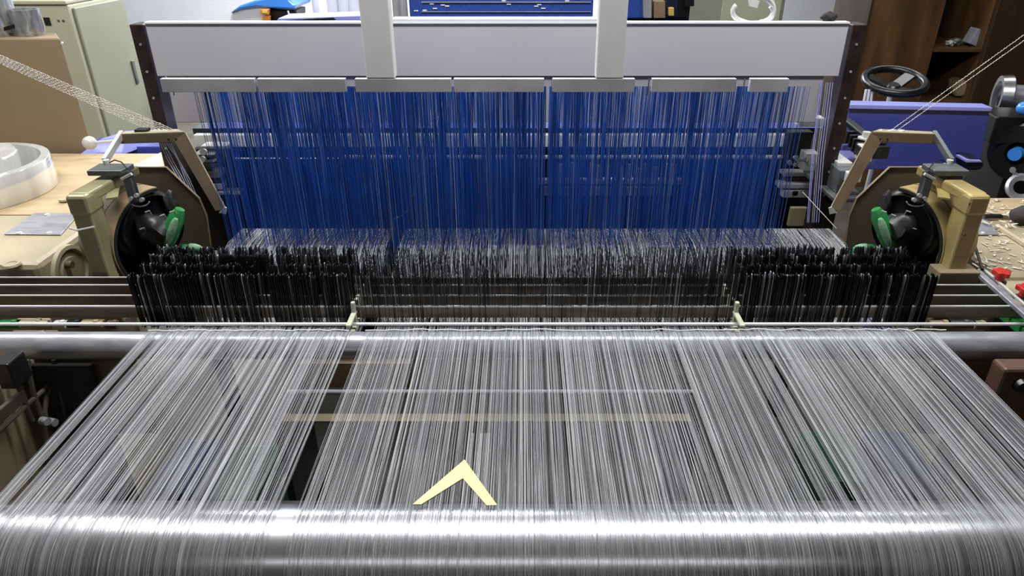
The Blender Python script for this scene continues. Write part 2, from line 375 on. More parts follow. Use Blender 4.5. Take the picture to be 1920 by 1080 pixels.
for k, (a, b) in enumerate(tops):
    xa, xb = PY(a, 158, 1.95).x, PY(b, 158, 1.95).x
    t = thing('harness_rail', ((xa+xb)/2, 1.957, 1.42), '%s grey rail under the panel that holds the blue cords' % tl[k], 'rail', 'grey harness rails')
    MB().box(xa, xb, 1.948, 1.966, PY(980, 173, 1.948).z, PY(980, 148, 1.948).z).build('rail', 'rail', t, .001)
    MB().box(xa, xa+.003, 2.004, 2.008, 1.41, 1.457).build('end_clip', 'grey', t, .001)
MB_ = None
for k, (a, b) in enumerate(((682, 737), (1119, 1172))):
    xa, xb = PY(a, 100, 1.95).x, PY(b, 100, 1.95).x
    tag(box('support_column', 'column', xa, xb, 1.948, 1.99, PY(980, 148, 1.948).z, CEIL, bev=.004), ['left white square column in front of the grey white panel', 'right white square column in front of the grey white panel'][k], 'column', 'white columns before the panel')
for k, X in enumerate((-1.225, 1.07)):
    t = thing('frame_post', (X, 2.36, 0), ['dark brown upright post at the left end of the panel', 'dark brown upright post at the right end of the panel'][k], 'post', 'brown loom posts')
    MB().box(X-.022, X+.022, 2.33, 2.40, 0, 1.56).build('post', 'brownpost', t, .003)
    for j in range(7):
        z = 1.50-j*.085
        MB().lathe((X, 2.33, z), (0, -1, 0), [(0, .004), (.003, .004), (.003, 0)], 10).build('bolt', 'steel', t, smooth=True)
# harness cords
def harness(a, b, label, sp, dens=4, w4=.06):
    n = 0; allx = []
    x0, x1 = PY(a, 172, 2.12).x, PY(b, 172, 2.12).x
    t = None
    objs = []
    mesh_xs = []
    for L_ in range(dens):
        y = 1.97+.29*L_/max(1, dens-1)
        xs = spread(x0, x1, sp)
        objs.append((xs, y))
    V = None
    t = thing('harness_cords', ((x0+x1)/2, 2.25, .80), label, 'cords', 'blue harness cords')
    t['kind'] = 'stuff'
    for j, (xs, y) in enumerate(objs):
        n = len(xs); zj = np.zeros((n, 4))
        jx = np.zeros((n, 4)); jx[:, 1:] = rng.normal(0, .004, n)[:, None]*np.array([.3, .7, 1.])[None, :]
        o = ribbons('cord_row', xs, [(y, PY(980, 162, y).z), (y+.003, 1.27), (y+.006, 1.05), (y+.01, .86)], .0014, ['hb1', 'hb2', 'hb3', 'hb4'], [.56-w4*.5, .32, .12, w4*.5], parent=t, jx=jx)
        o['kind'] = 'stuff'
HG = [(405, 444, 'narrow leftmost bunch of blue harness cords standing apart', .0026, 6, .03), (476, 648, 'dense blue harness cords under the second rail from left', .0029, 7, .03),
      (655, 846, 'blue harness cords hanging under the third rail from left', .0031, 7, .06), (848, 1022, 'blue harness cords hanging under the middle rail', .0034, 7, .08),
      (1030, 1190, 'blue harness cords hanging under the third rail from right', .0040, 6, .09), (1192, 1384, 'blue harness cords hanging under the second rail from right', .0038, 6, .09),
      (1390, 1480, 'narrow rightmost bunch of blue harness cords by the brown post', .0038, 6, .06)]
for h in HG: harness(*h)
# violet white cords near right post
xs = np.array([PY(1553, 250, 2.28).x+d for d in (-.035, -.030, -.018, -.012, -.004, .004)], dtype=np.float32)
tag(ribbons('edge_cords', xs, [(2.333, 1.38), (2.29, 1.15), (2.22, .93)], .0022, ['lav', 'hb4'], [.6, .4]), 'few pale violet cords hanging just left of the right brown post', 'cords', kind='stuff')
tag(MB().tube([PY(833, 180, 2.15), PY(812, 260, 2.15), PY(785, 335, 2.15), PY(762, 398, 2.15), PY(738, 412, 2.15)], .0022, 6).build('stray_cord', 'hb4', smooth=True), 'single pale cord slanting down across the blue cords', 'cord')
tag(MB().tube([PY(1505, 360, 2.22), PY(1568, 428, 2.02)], .001, 5).build('stray_cord', 'yarnw', smooth=True), 'single pale thread slanting from the cords to the right guide frame', 'cord')

# ------------------------------------------------------------------ machine body behind the cords
mbk = thing('weaving_machine', (0, 2.9, 0), 'navy and white machine body of the loom behind the blue cords', 'machine')
def hb(name, m, a, b, y0, y1, Y, dep, parent, bev=.003):   # horizontal bar seen between pixel rows y0..y1 at depth Y
    p, q = PY(a, y0, Y), PY(b, y1, Y)
    return MB().box(min(p.x, q.x), max(p.x, q.x), Y, Y+dep, q.z, p.z).build(name, m, parent, bev)
hb('top_beam', 'lav', 388, 1542, 229, 241, 2.62, .10, mbk)
hb('upper_beam', 'navy', 360, 1530, 241, 252, 2.64, .10, mbk)
hb('cloth_bar', 'whitem', 362, 1500, 253, 276, 2.60, .03, mbk)
hb('dark_beam', 'navy', 420, 1500, 276, 296, 2.63, .06, mbk)
hb('thin_bar', 'whitem', 640, 1480, 293, 298, 2.58, .02, mbk)
hb('lower_beam', 'navy', 430, 1480, 298, 470, 2.72, .06, mbk)
hb('front_ledge', 'whitem', 1000, 1290, 337, 346, 2.56, .03, mbk)
hb('front_strip', 'rail', 1020, 1260, 353, 367, 2.57, .03, mbk)
MB().box(-1.15, .98, 2.82, 2.95, 0, 1.0).build('body', 'navy', mbk, .01)
for k in range(14):
    px = 1030+k*18+random.uniform(-5, 5)
    hb('guide_tab', 'rail', px, px+random.uniform(5, 10), 305+random.uniform(0, 12), 337, 2.565, .01, mbk, .001)
# left machinery between post and cords
lm = thing('loom_end_machinery', (PY(400, 300, 2.6).x, 2.6, .8), 'cluster of cream bars and dark brackets left of the blue cords', 'machinery')
hb('bracket', 'whitem', 375, 425, 274, 280, 2.5, .06, lm); hb('bracket', 'grey', 360, 402, 290, 297, 2.45, .08, lm)
hb('bracket', 'whitem', 362, 402, 300, 305, 2.45, .03, lm); hb('bracket', 'grey', 372, 400, 312, 318, 2.45, .04, lm)
hb('cream_block', 'beige', 384, 412, 322, 334, 2.45, .06, lm); hb('bracket', 'redbrown', 386, 416, 336, 344, 2.46, .04, lm); hb('bracket', 'white', 386, 417, 346, 356, 2.45, .05, lm)
hb('end_plate', 'blackmetal', 340, 470, 280, 470, 2.55, .03, lm); hb('cross_bar', 'rail', 405, 450, 360, 366, 2.44, .05, lm)
for j in range(5):
    c = PY(366+random.uniform(0, 30), 285+j*14, 2.44); MB().lathe(c, (0, -1, .3), [(0, .012), (.012, .012), (.012, 0)], 12).build('bolt', 'whitem', lm, smooth=True)
# right machinery
rm = thing('loom_end_machinery', (PY(1500, 300, 2.5).x, 2.5, .8), 'cluster of cream castings and bars right of the blue cords', 'machinery')
hb('cream_block', 'whitem', 1512, 1530, 288, 322, 2.5, .06, rm); hb('bracket', 'whitem', 1470, 1524, 324, 331, 2.48, .05, rm); hb('bracket', 'redbrown', 1474, 1524, 332, 343, 2.5, .04, rm)
hb('bracket', 'white', 1462, 1524, 345, 354, 2.47, .05, rm); hb('bracket', 'white', 1470, 1520, 357, 371, 2.47, .04, rm); hb('port', 'black', 1487, 1496, 359, 367, 2.466, .01, rm)
hb('dark_box', 'blackrub', 1480, 1516, 248, 300, 2.56, .05, rm); hb('end_plate', 'blackmetal', 1455, 1552, 300, 470, 2.56, .03, rm); hb('arm', 'rail', 1500, 1545, 222, 238, 2.5, .05, rm)
for j in range(9):
    c = PY(1478+j*5+random.uniform(-4, 4), 302+random.uniform(-7, 8), 2.47)
    MB().lathe(c, (random.uniform(-.5, .5), -1, .4), [(0, .007), (.014, .008), (.016, 0)], 10).build('fitting', 'steel', rm, smooth=True)
hb('brace', 'beige2', 1484, 1508, 390, 425, 2.4, .02, rm)
# between right post and plate
rb = thing('lever_bracket', (PY(1640, 300, 2.45).x, 2.4, .8), 'black ribbed clamp with big bolt beside the right brown post', 'clamp')
for k in range(5):
    q = PY(1588+k*6, 244+k*7, 2.52-k*.03); MB().box(q.x-.004, q.x+.10, q.y-.02, q.y-.006, q.z-.045, q.z).build('rib', 'blackmetal', rb, .002)
q = PY(1618, 276, 2.35); MB().box(q.x-.015, q.x+.055, q.y-.02, q.y+.03, q.z-.03, q.z+.005).build('block', 'black', rb, .003)
q = PY(1624, 255, 2.4); MB().lathe(q-Vector((0, 0, .01)), (0, 0, 1), [(0, 0), (0, .026), (.005, .026), (.005, 0)], 20).build('washer', 'whitem', rb, smooth=True)
MB().lathe(q-Vector((0, 0, .005)), (0, 0, 1), [(0, .014), (.02, .014), (.02, 0)], 6).build('bolt', 'whitem', rb)
MB().bar(PY(1585, 225, 2.6), PY(1640, 270, 2.4), .03, .02).build('lever', 'black', rb, .003)
gb = thing('bearing_block', (PY(1600, 330, 2.3).x, 2.3, .9), 'cream and grey cast block with a dark hole beside the right post', 'block')
hb('side_plate', 'grey', 1576, 1596, 320, 362, 2.25, .10, gb); hb('top_plate', 'whitem', 1572, 1596, 305, 320, 2.3, .12, gb); hb('front_plate', 'white', 1592, 1614, 325, 343, 2.22, .03, gb)
q = PY(1605, 334, 2.215); MB().lathe(q, (0, -1, 0), [(0, .006), (.005, .006), (.005, 0)], 14).build('hole', 'black', gb, smooth=True)
hb('blue_cover', 'lav', 1580, 1614, 297, 303, 2.45, .10, gb); hb('lower_block', 'whitem', 1570, 1590, 360, 372, 2.25, .05, gb)
hb('rail_block', 'whitem', 1619, 1634, 276, 304, 2.32, .05, gb); hb('back_plate', 'blue', 1582, 1640, 272, 318, 2.6, .02, gb)
hb('base_block', 'grey', 1565, 1625, 372, 380, 2.2, .3, gb)

# ------------------------------------------------------------------ selvedge drums, brackets and guide frames
def unit(s):
    side = 'left' if s < 0 else 'right'
    mx = (lambda px: px) if s < 0 else (lambda px: 1980-px)
    Q = lambda px, py, Y: PY(mx(px), py, Y)
    n = Vector((.90*-s, -.43, 0)).normalized(); c = Q(303, 447, 1.94); R = .158
    cmat = 'olive' if s < 0 else 'ochre'
    t = thing('bobbin_drum', (c.x, c.y, c.z-R), ('left' if s < 0 else 'right')+' open black drum with green bobbins inside a '+('tan' if s < 0 else 'ochre')+' shell', 'drum')
    ax = -n
    u0, u1 = (75, 285)
    # arc on the side away from the loom centre
    def arc(rad, d0, d1, th, name, m):
        tt = ax.cross(Vector((0, 0, 1))).normalized()
        if tt.y > 0: tt = -tt       # towards the camera
        mb = MB(); K = 40; g = []
        for k in range(K+1):
            an = math.radians(-100+200*k/K); dv = tt*math.cos(an)+Vector((0, 0, 1))*math.sin(an)
            g.append([mb.bm.verts.new(c+ax*dd+dv*rr_) for dd, rr_ in ((d0, rad), (d1, rad), (d1, rad-th), (d0, rad-th))])
        for A, B in zip(g, g[1:]):
            for j in range(4): mb.bm.faces.new((A[j], A[(j+1)%4], B[(j+1)%4], B[j]))
        mb.bm.faces.new(g[0]); mb.bm.faces.new(g[-1][::-1])
        return mb.build(name, m, t, smooth=True)
    arc(R, 0, .15, .003, 'shell', 'tan' if s < 0 else 'ochre'); arc(R-.0035, -.003, .145, .008, 'lining', 'blackrub')
    arc(R+.001, .06, .066, .004, 'shell_seam', 'plate')
    MB().lathe(c+ax*.13, n, [(0, 0), (0, R-.01), (.006, R-.01), (.006, 0)], 48).build('back_disc', 'blackrub', t, smooth=True)  # black disc stands in for the shade inside the drum
    YB = 2.10
    pts = [Q(232, 313, YB), Q(312, 313, YB), Q(374, 372, YB), Q(388, 405, YB), Q(396, 460, YB), Q(398, 560, YB), Q(215, 560, YB)]
    MB().prism(pts, (0, .008, 0)).build('guard_plate', 'plate', t, .0015)
    pp = [p+Vector((0, -.002, .0)) for p in pts[:5]]
    MB().tube(pp, .0022, 6).build('plate_edge', 'tan', t, smooth=True)
    # rotor
    rc = Q(292, 428, 1.93)
    mb = MB(); mb.blob(rc, (.055, .05, .048), 3, .35); mb.blob(Q(322, 385, 1.98), (.018, .02, .045), 5, .3)
    ro = mb.build('rotor', 'darkgrey', t, smooth=True)
    MB().lathe(rc+ax*.0, ax, [(0, .10), (.02, .115), (.05, .118), (.05, 0)], 40).build('rotor_ring', 'black', t, smooth=True)
    for (px, py) in ((272, 398), (300, 405), (262, 430), (318, 398)):
        MB().tube([Q(px, py, 1.88), Q(px+8, py-3, 1.885), Q(px+12, py+5, 1.89)], .0022, 6).build('clip', 'steel', ro, smooth=True)
    def spindle(p, q, r0, m, name):
        p, q = Vector(p), Vector(q); L_ = (q-p).length
        return MB().lathe(p, q-p, [(0, 0), (0, r0*.5), (L_*.15, r0*.9), (L_*.5, r0), (L_*.85, r0*.8), (L_, r0*.4), (L_, 0)], 20).build(name, m, t, smooth=True)
    spindle(Q(338, 392, 1.94), Q(300, 482, 1.92), .026, 'green', 'green_bobbin')
    spindle(Q(330, 410, 1.91), Q(312, 462, 1.90), .012, 'palegreen', 'yarn_pack')
    spindle(Q(335, 470, 1.95), Q(385, 474, 2.02), .024, 'green', 'green_bobbin')
    spindle(Q(352, 462, 1.95), Q(378, 466, 1.98), .012, 'palegreen', 'yarn_pack')
    # C bracket
    b = thing('drum_bracket', Q(190, 515, 1.82), ('olive' if s < 0 else 'ochre yellow')+' box section bracket arching over the '+side+' drum', 'bracket')
    A1, B1 = Q(245, 318, 2.02), Q(158, 367, 1.80)
    MB().bar(A1, B1+(B1-A1).normalized()*.02, .058, .03).build('top_arm', cmat, b, .006)
    MB().bar(A1+Vector((-s*-.045, 0, -.012)), Q(210, 372, 1.82)+Vector((-s*-.0, 0, 0)), .03, .006).build('inner_lip', cmat, b, .001)
    zb_ = .80
    MB().box(B1.x-.0265, B1.x+.0265, 1.763, 1.83, zb_, B1.z+.012).build('leg', cmat, b, .006)
    MB().box(B1.x-.0295, B1.x+.0295, 1.76, 1.835, B1.z-.045, B1.z+.014).build('corner', cmat, b, .009)
    if s > 0:
        for (px, py) in ((1808, 440), (1818, 382)):
            q = PY(px, py, 1.764); MB().lathe(q, (0, -1, 0), [(0, .004), (.003, .004), (.003, 0)], 12).build('hole', 'plate', b, smooth=True)
    else:
        q = Vector((B1.x, 1.75, B1.z-.075)); MB().tube([q+Vector((-.034, .0, 0)), q+Vector((-.01, -.006, -.004)), q+Vector((.034, 0, .004))], .003, 6).build('cord_tie', 'whitem', b, smooth=True)
    # clamp plate and hanging arm
    q = Q(208, 318, 1.92)
    MB().box(q.x-.05, q.x+.05, q.y-.035, q.y+.035, q.z-.008, q.z+.008).build('clamp_plate', 'grey', b, .003)
    q2 = Q(200, 306, 1.95); MB().lathe(q2-Vector((0, 0, .008)), (0, 0, 1), [(0, .016), (.004, .016), (.004, .009), (.018, .009), (.018, 0)], 14).build('nut', 'whitem', b, smooth=True)
    MB().bar(Q(238, 322, 1.88), Q(255, 382, 1.84), .026, .02, (0, 1, 0)).build('hanging_arm', 'darkgrey', b, .003)
    MB().bar(Q(228, 336, 1.865), Q(247, 326, 1.865), .008, .008).build('arm_band', 'whitem', b, .001)
    mbt = MB(); pts = [Q(262+18*math.cos(a), 378+9*math.sin(a), 1.835) for a in np.linspace(0, math.pi*1.1, 12)]; mbt.tube(pts, .002, 6).build('wire_hook', 'steel', b, smooth=True)
    for (px, py) in ((248, 372), (258, 366), (268, 374)):
        MB().lathe(Q(px, py, 1.84), (0, -1, .2), [(0, .006), (.01, .006), (.01, 0)], 10).build('screw', 'steel', b, smooth=True)
    MB().tube([Q(205, 305, 1.95), Q(215, 300, 1.95), Q(228, 304, 1.93), Q(238, 316, 1.89)], .002, 6).build('cable', 'black', b, smooth=True)
    # yarn guide frame
    g = thing('yarn_guide_frame', Q(410, 400, 2.05), ('grey brown' if s < 0 else 'tan')+' angled flat guide frame above the '+side+' drum', 'frame')
    YG = 2.14; am = 'plate' if s < 0 else 'sand'
    MB().prism([Q(226, 253, YG), Q(346, 249, YG), Q(345, 266, YG), Q(226, 270, YG)], (0, .004, 0)).build('cross_strip', am, g, .001)
    MB().prism([Q(226, 253, YG), Q(346, 249, YG), Q(332, 244, YG+.06), Q(232, 249, YG+.06)], (0, 0, .004)).build('top_flange', 'beige', g, .001)
    MB().prism([Q(325, 262, YG), Q(348, 249, YG), Q(424, 392, 2.06), Q(404, 396, 2.06)], (0, .004, 0)).build('slant_arm', am, g, .001)
    MB().tube([Q(348, 249, YG), Q(424, 392, 2.06)], .0022, 6).build('arm_edge', 'beige', g, smooth=True)
    MB().prism([Q(420, 388, 2.05), Q(410, 399, 2.05), Q(424, 402, 2.05), Q(426, 390, 2.05)], (0, .004, 0)).build('eyelet_tab', 'whitem', g, .0005)
    MB().bar(Q(229, 250, YG+.02), Q(196, 303, 1.99), .012, .022).build('short_arm', 'whitem' if s < 0 else 'grey', g, .002)
    for px in (316, 330):
        MB().lathe(Q(px, 261, YG-.001), (0, -1, 0), [(0, .003), (.002, .003), (.002, 0)], 10).build('hole', 'black', g, smooth=True)
    pts = [Q(x, 247+random.uniform(-2, 1), YG+.03) for x in np.linspace(282, 336, 14)]
    MB().tube(pts, [random.uniform(.004, .007) for _ in pts], 7).build('eyelet_strip', 'whitem', g, smooth=True)
    if s < 0: MB().box(*(lambda q: (q.x-.02, q.x+.02, q.y-.015, q.y+.015, q.z-.004, q.z+.01))(Q(268, 247, YG+.03))).build('block', 'black', g, .003)
unit(-1); unit(1)
# twisted yarns
def helix(a, b, rad, turns, n):
    a, b = Vector(a), Vector(b); d = (b-a).normalized(); u = d.cross(Vector((0, 0, 1))).normalized(); v = u.cross(d)
    return [a+(b-a)*(k/n)+(u*math.cos(2*math.pi*turns*k/n)+v*math.sin(2*math.pi*turns*k/n))*rad for k in range(n+1)]
for k in range(7):
    a = PY(-60, 92-k*2.4, 2.25)
    b = PY(284+k*8, 246, 2.18)
    a2 = b+(a-b)*1.15
    mb = MB()
    mb.tube(helix(a2, b, .0009, 60, 360), .0012, 4, cap=False)
    ordn = ['lowest', 'second from bottom', 'third from bottom', 'middle', 'third from top', 'second from top', 'topmost'][k]
    tag(mb.build('twisted_yarn', 'yarnw', smooth=False), ordn+' of the cream twisted yarns slanting to the left guide frame', 'yarn', 'twisted yarns at left')
for k in range(2):
    b = PY(1664+k*12, 249, 2.18); a = PY(1930, 58+k*11, 2.25); a2 = b+(a-b)*1.25
    tag(MB().tube(helix(a2, b, .0008, 60, 360), .0011, 4, cap=False).build('twisted_yarn', 'yarnw'), ('upper' if k == 0 else 'lower')+' of two cream twisted yarns slanting to the right guide frame', 'yarn', 'twisted yarns at right')
# loose yarn below left frame
for k in range(6):
    pts = [PY(300+k*4, 268, 2.2), PY(318+k*4+random.uniform(-4, 4), 300, 2.17), PY(335+k*4, 335, 2.14), PY(352+k*3+random.uniform(-3, 3), 365, 2.12)]
    tag(MB().tube(pts, .0009, 4, cap=False).build('loose_yarn', 'hb4'), ['leftmost', 'second from left', 'third from left', 'third from right', 'second from right', 'rightmost'][k]+' of the loose pale yarns hanging beneath the left guide frame', 'yarn', 'loose yarns under the left guide frame')

# ------------------------------------------------------------------ casings and benches
cl = thing('machine_casing', (-1.8, 1.9, 0), 'beige cast loom casing at the left with a steel cover plate', 'casing')
ZC = .985
MB().box(-2.6, -1.385, 1.78, 2.165, 0, ZC).build('housing', 'beige', cl, .018)
pl = [PZ(8, 440, ZC+.002), PZ(114, 441, ZC+.002), PZ(149, 401, ZC+.002), PZ(66, 400, ZC+.002)]
cp = MB().prism(pl, (0, 0, .003)).build('cover_plate', 'steel', cl, .0006); cp['label'] = 'grey steel cover plate'
for (px, py) in ((36, 437), (92, 437), (88, 403)):
    MB().lathe(PZ(px, py, ZC+.005), (0, 0, 1), [(0, .008), (.003, .007), (.004, 0)], 14).build('screw', 'rod', cp, smooth=True)
MB().lathe(PZ(22, 497, ZC), (0, 0, 1), [(0, .024), (.006, .022), (.006, .015), (.003, .013), (.003, 0)], 28).build('cap', 'beige', cl, smooth=True)
MB().lathe(PZ(122, 375, ZC), (0, 0, 1), [(0, .02), (.006, .019), (.006, 0)], 24).build('cap', 'beige', cl, smooth=True)
q = PX(130, 510, -1.385)
MB().lathe(q, (1, 0, 0), [(0, .085), (.012, .083), (.014, .072), (.006, .068), (.006, .05), (.012, .047), (.012, 0)], 48).build('boss', 'beige', cl, smooth=True)
MB().lathe(q+Vector((.012, -.02, .035)), (1, 0, 0), [(0, .011), (.02, .011), (.02, 0)], 16).build('boss_bolt', 'plate', cl, smooth=True)
cr_ = thing('machine_casing', (1.85, 1.9, 0), 'beige cast loom casing at the right with loose lint on top', 'casing')
MB().box(1.385, 2.6, 1.78, 2.225, 0, ZC-.04).build('housing', 'beige', cr_, .018)
MB().box(1.335, 2.4, 1.51, 1.778, .875, .935).build('front_ledge', 'beige', cr_, .006)
pl = [PZ(1815, 398, ZC-.037), PZ(1838, 398, ZC-.037), PZ(1873, 441, ZC-.037), PZ(1815, 441, ZC-.037)]
cp = MB().prism(pl, (0, 0, .003)).build('cover_plate', 'steel', cr_, .0006); cp['label'] = 'grey steel cover plate'
MB().lathe(PZ(1843, 437, ZC-.034), (0, 0, 1), [(0, .007), (.003, .006), (.004, 0)], 14).build('screw', 'rod', cp, smooth=True)
q = PY(1812, 516, 1.74); MB().box(q.x-.075, q.x+.04, 1.74, 1.80, .86, q.z+.008).build('foot_bracket', 'beige2', cr_, .003)
MB().tube([PZ(1826, 455, .99), PZ(1842, 505, .95)], .004, 8).build('brace_rod', 'hose', cr_, smooth=True)
# benches
bl = thing('workbench', (-2.0, 2.6, 0), 'pale plywood workbench at the left carrying a roll of clear film', 'bench')
MB().box(-3.2, -1.33, 2.17, 2.86, .955, .98).build('top', 'plyw', bl, .002)
for x in (-3.1, -1.45):
    for y in (2.22, 2.78): MB().box(x-.03, x+.03, y-.03, y+.03, 0, .955).build('leg', 'plyedge', bl, .002)
br = thing('workbench', (2.1, 2.5, 0), 'pale wooden workbench at the right strewn with wood chips', 'bench')
yb0 = 2.23; yb1 = PZ(1850, 371, .955).y
MB().box(1.36, 3.0, yb0, yb1, .93, .955).build('top', 'plyw', br, .002)
for x in (1.5, 2.9):
    for y in (yb0+.06, yb1-.06): MB().box(x-.03, x+.03, y-.03, y+.03, 0, .93).build('leg', 'plyedge', br, .002)
tag(MB().bar(PZ(1868, 424, .953), PZ(1960, 482, .953), .012, .012).build('batten', 'plyedge', bev=.001), 'thin pale wooden batten lying slanted on the right casing', 'batten')
mb = MB()
for k in range(130):
    px, py = random.uniform(1828, 1925), random.uniform(374, 505)
    c = PZ(px, py, .958 if py < 425 else .947); an = random.uniform(0, 3.14); l = random.uniform(.004, .022); wv = random.uniform(.001, .004)
    dv = Vector((math.cos(an), math.sin(an), 0)); sv = Vector((-math.sin(an), math.cos(an), 0))
    mb.prism([c-dv*l-sv*wv, c+dv*l-sv*wv*.5, c+dv*l*.8+sv*wv, c-dv*l*.7+sv*wv], (0, 0, .0015))
tag(mb.build('wood_chips', 'lint'), 'pale wood chips and lint scattered on the right bench', 'chips', kind='stuff')
q = PZ(1912, 415, .955); tag(MB().blob(q+Vector((.02, 0, .02)), (.055, .05, .032), 9, .2).build('dark_rag', 'cloth', smooth=True), 'small dark brown rag lying on the right bench', 'rag')
q = PZ(1862, 409, .955); tag(MB().box(q.x-.03, q.x+.03, q.y-.004, q.y+.012, .955, .966).build('file_tool', 'blackmetal', bev=.001), 'short dark metal tool lying on the right bench', 'tool')
# film roll on left bench
q = PZ(40, 378, .98)
fr = thing('film_roll', (q.x, q.y+.02, .98), 'wide roll of clear shiny film lying on the left bench', 'film')
c0 = Vector((-1.985, 2.38, .98))
MB().lathe(c0, (0, 0, 1), [(0, .12), (0, .262), (.004, .265), (.105, .265), (.11, .262), (.11, .235), (.06, .23), (.012, .22)], 72).build('outer_wrap', 'filmw', fr, smooth=True)
MB().lathe(c0+Vector((-.02, 0, .0)), (0, 0, 1), [(.01, .18), (.13, .185), (.135, .180), (.135, .12), (.01, .12)], 60).build('inner_coil', 'filmw', fr, smooth=True)
q = PZ(-10, 400, .985); tag(MB().lathe((-1.875, 2.30, .98), (.02, 0, 1), [(0, 0), (0, .075), (.19, .075), (.195, .07), (.195, 0)], 40).build('plastic_tube', 'filmw', smooth=True), 'upright milky plastic cylinder at the left edge of the photo', 'cylinder')
# things behind the left bench
t = thing('blue_cover', (-1.75, 3.0, .95), 'small lavender blue machine cover at the back of the left bench', 'cover')
MB().prism([PY(150, 289, 2.86), PY(190, 260, 2.95), PY(236, 258, 2.95), PY(226, 292, 2.86)], (0, .2, -.02)).build('cover', 'lav', t, .002)
MB().box(-1.95, -1.6, 3.0, 3.15, .4, PY(190, 275, 3.0).z).build('base', 'blue', t, .004)
q = PY(168, 268, 2.84); MB().blob(q, .028, 1, 0).build('round_lever_knob', 'whitem', t, smooth=True)
MB().tube([q, PY(240, 262, 2.84)], .006, 8).build('lever_rod', 'whitem', t, smooth=True)
tag(MB().prism([PY(248, 312, 2.3), PY(298, 288, 2.4), PY(300, 312, 2.3)], (0, .02, 0)).build('white_wedge', 'white', bev=.001), 'small white wedge plate behind the left drum guard', 'plate')

# brown box with film on top, left
bx = thing('cardboard_box', (-2.45, 2.95, 0), 'tall brown cardboard box left with film rolls on it', 'box')
pA = PY(-30, 92, 2.9); pB = PY(112, 72, 2.9)
xr = pB.x
MB().prism([(-3.1, 2.9, 0), (xr, 2.9, 0), (xr*1.06, 3.06, 0), (-3.1, 3.06, 0)], (0, 0, pB.z)).build('carton', 'cardboard', bx, .006)
q = PY(117, 81, 2.895); MB().lathe(q, (0, -1, 0), [(0, .006), (.005, .005), (.005, 0)], 10).build('stud', 'rod', bx, smooth=True)
for k, (px, py, R_, h_, nm, lb) in enumerate(((-6, 80, .10, .17, 'film_roll', 'crumpled clear film roll on the brown box at the left edge'), (62, 76, .055, .10, 'film_roll', 'small shiny clear film roll on the right of the brown box'))):
    z0 = pB.z; q = PY(px, py, 2.99); q.z = z0
    tag(MB().lathe(q, (random.uniform(-.02, .02), 0, 1), [(0, 0), (0, R_*.9), (h_*.3, R_), (h_, R_*.97), (h_, R_*.8), (h_*.6, R_*.75), (h_*.6, 0)], 40).build(nm, 'filmroll', smooth=True), lb, 'film')
q = PY(0, 50, 3.05)
for k in range(4):
    a = PY(-30, 30+k*9+6, 3.05); b = PY(24+k*2, 26+k*7, 3.0); 
    tag(MB().bar(a, b, .03, .012).build('film_strip', 'filmw', bev=.002), ['topmost', 'second', 'third', 'lowest'][k]+' shiny clear film strip in the stack at the top left corner', 'film', 'film strips at the top left')
tag(MB().bar(PY(-20, 62, 2.95), PY(50, 43, 2.95), .02, .014).build('flat_bar', 'blackmetal', bev=.002), 'thin black flat bar slanting over the film roll', 'bar')

# cabinet
cab = thing('control_cabinet', (-2.55, 4.2, 0), 'tall beige electrical cabinet at the left with small black square', 'cabinet')
YC = 4.0; ctop = PY(122, 1, YC).z; cx1 = PY(123, 0, YC).x; cx0 = PY(20, 4, YC).x; yb = 4.56
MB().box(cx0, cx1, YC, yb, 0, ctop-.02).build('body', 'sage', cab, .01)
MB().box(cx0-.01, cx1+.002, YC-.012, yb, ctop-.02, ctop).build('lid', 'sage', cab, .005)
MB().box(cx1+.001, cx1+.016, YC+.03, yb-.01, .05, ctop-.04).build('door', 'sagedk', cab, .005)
q = PX(252, 135, cx1+.017); MB().box(cx1+.016, cx1+.026, q.y-.015, q.y+.015, q.z-.07, q.z+.07).build('handle', 'grey', cab, .004)
q = PY(89, 40, YC-.001); MB().box(q.x-.016, q.x+.016, YC-.006, YC, q.z-.02, q.z+.02).build('black_label', 'black', cab, .001)
for px in (110, 119):
    q = PY(px, 39, YC); MB().lathe(q, (0, -1, 0), [(0, .006), (.004, .006), (.004, 0)], 10).build('lock', 'grey', cab, smooth=True)

# ------------------------------------------------------------------ behind the panel, top of the photo
YW = 5.2
t = thing('weft_feeder', (PY(490, 30, YW).x, YW, 0), 'rounded blue and white machine head with an orange strap', 'machine')
def outline(pts, Y, dep, name, m, parent, bev=.01): return MB().prism([PY(a, b, Y) for a, b in pts], (0, dep, 0)).build(name, m, parent, bev)
outline([(430, 48), (431, 24), (450, 14), (500, 8), (505, 48)], YW, .35, 'white_housing', 'white', t, .02)
outline([(430, 25), (450, 10), (480, 0), (505, -5), (540, -3), (553, 10), (552, 17), (506, 15), (480, 13), (452, 17)], YW-.03, .42, 'blue_hood', 'brightblue', t, .02)
outline([(505, 17), (555, 19), (555, 33), (505, 42)], YW+.02, .25, 'dark_side', 'black', t, .01)
outline([(488, 17), (504, 17), (504, 28), (488, 27)], YW-.05, .03, 'lamp_bezel', 'orange', t, .004); outline([(491, 19), (501, 19), (501, 25), (491, 25)], YW-.055, .01, 'lamp_lens', 'amber', t, .002)
outline([(492, 30), (506, 30), (504, 60), (490, 60)], YW-.04, .03, 'strap', 'orange', t, .003)
MB().tube([PY(540, 20, YW-.05), PY(543, 32, YW-.05)], .006, 8).build('pin', 'white', t, smooth=True)
q = PY(490, 60, YW); MB().box(q.x-.25, q.x+.2, YW+.05, YW+.4, 0, q.z+.02).build('pedestal', 'white', t, .01)
t = thing('blue_beam', (PY(600, 40, 4.8).x, 4.8, 0), 'lavender blue machine beam behind the left half of the panel', 'beam')
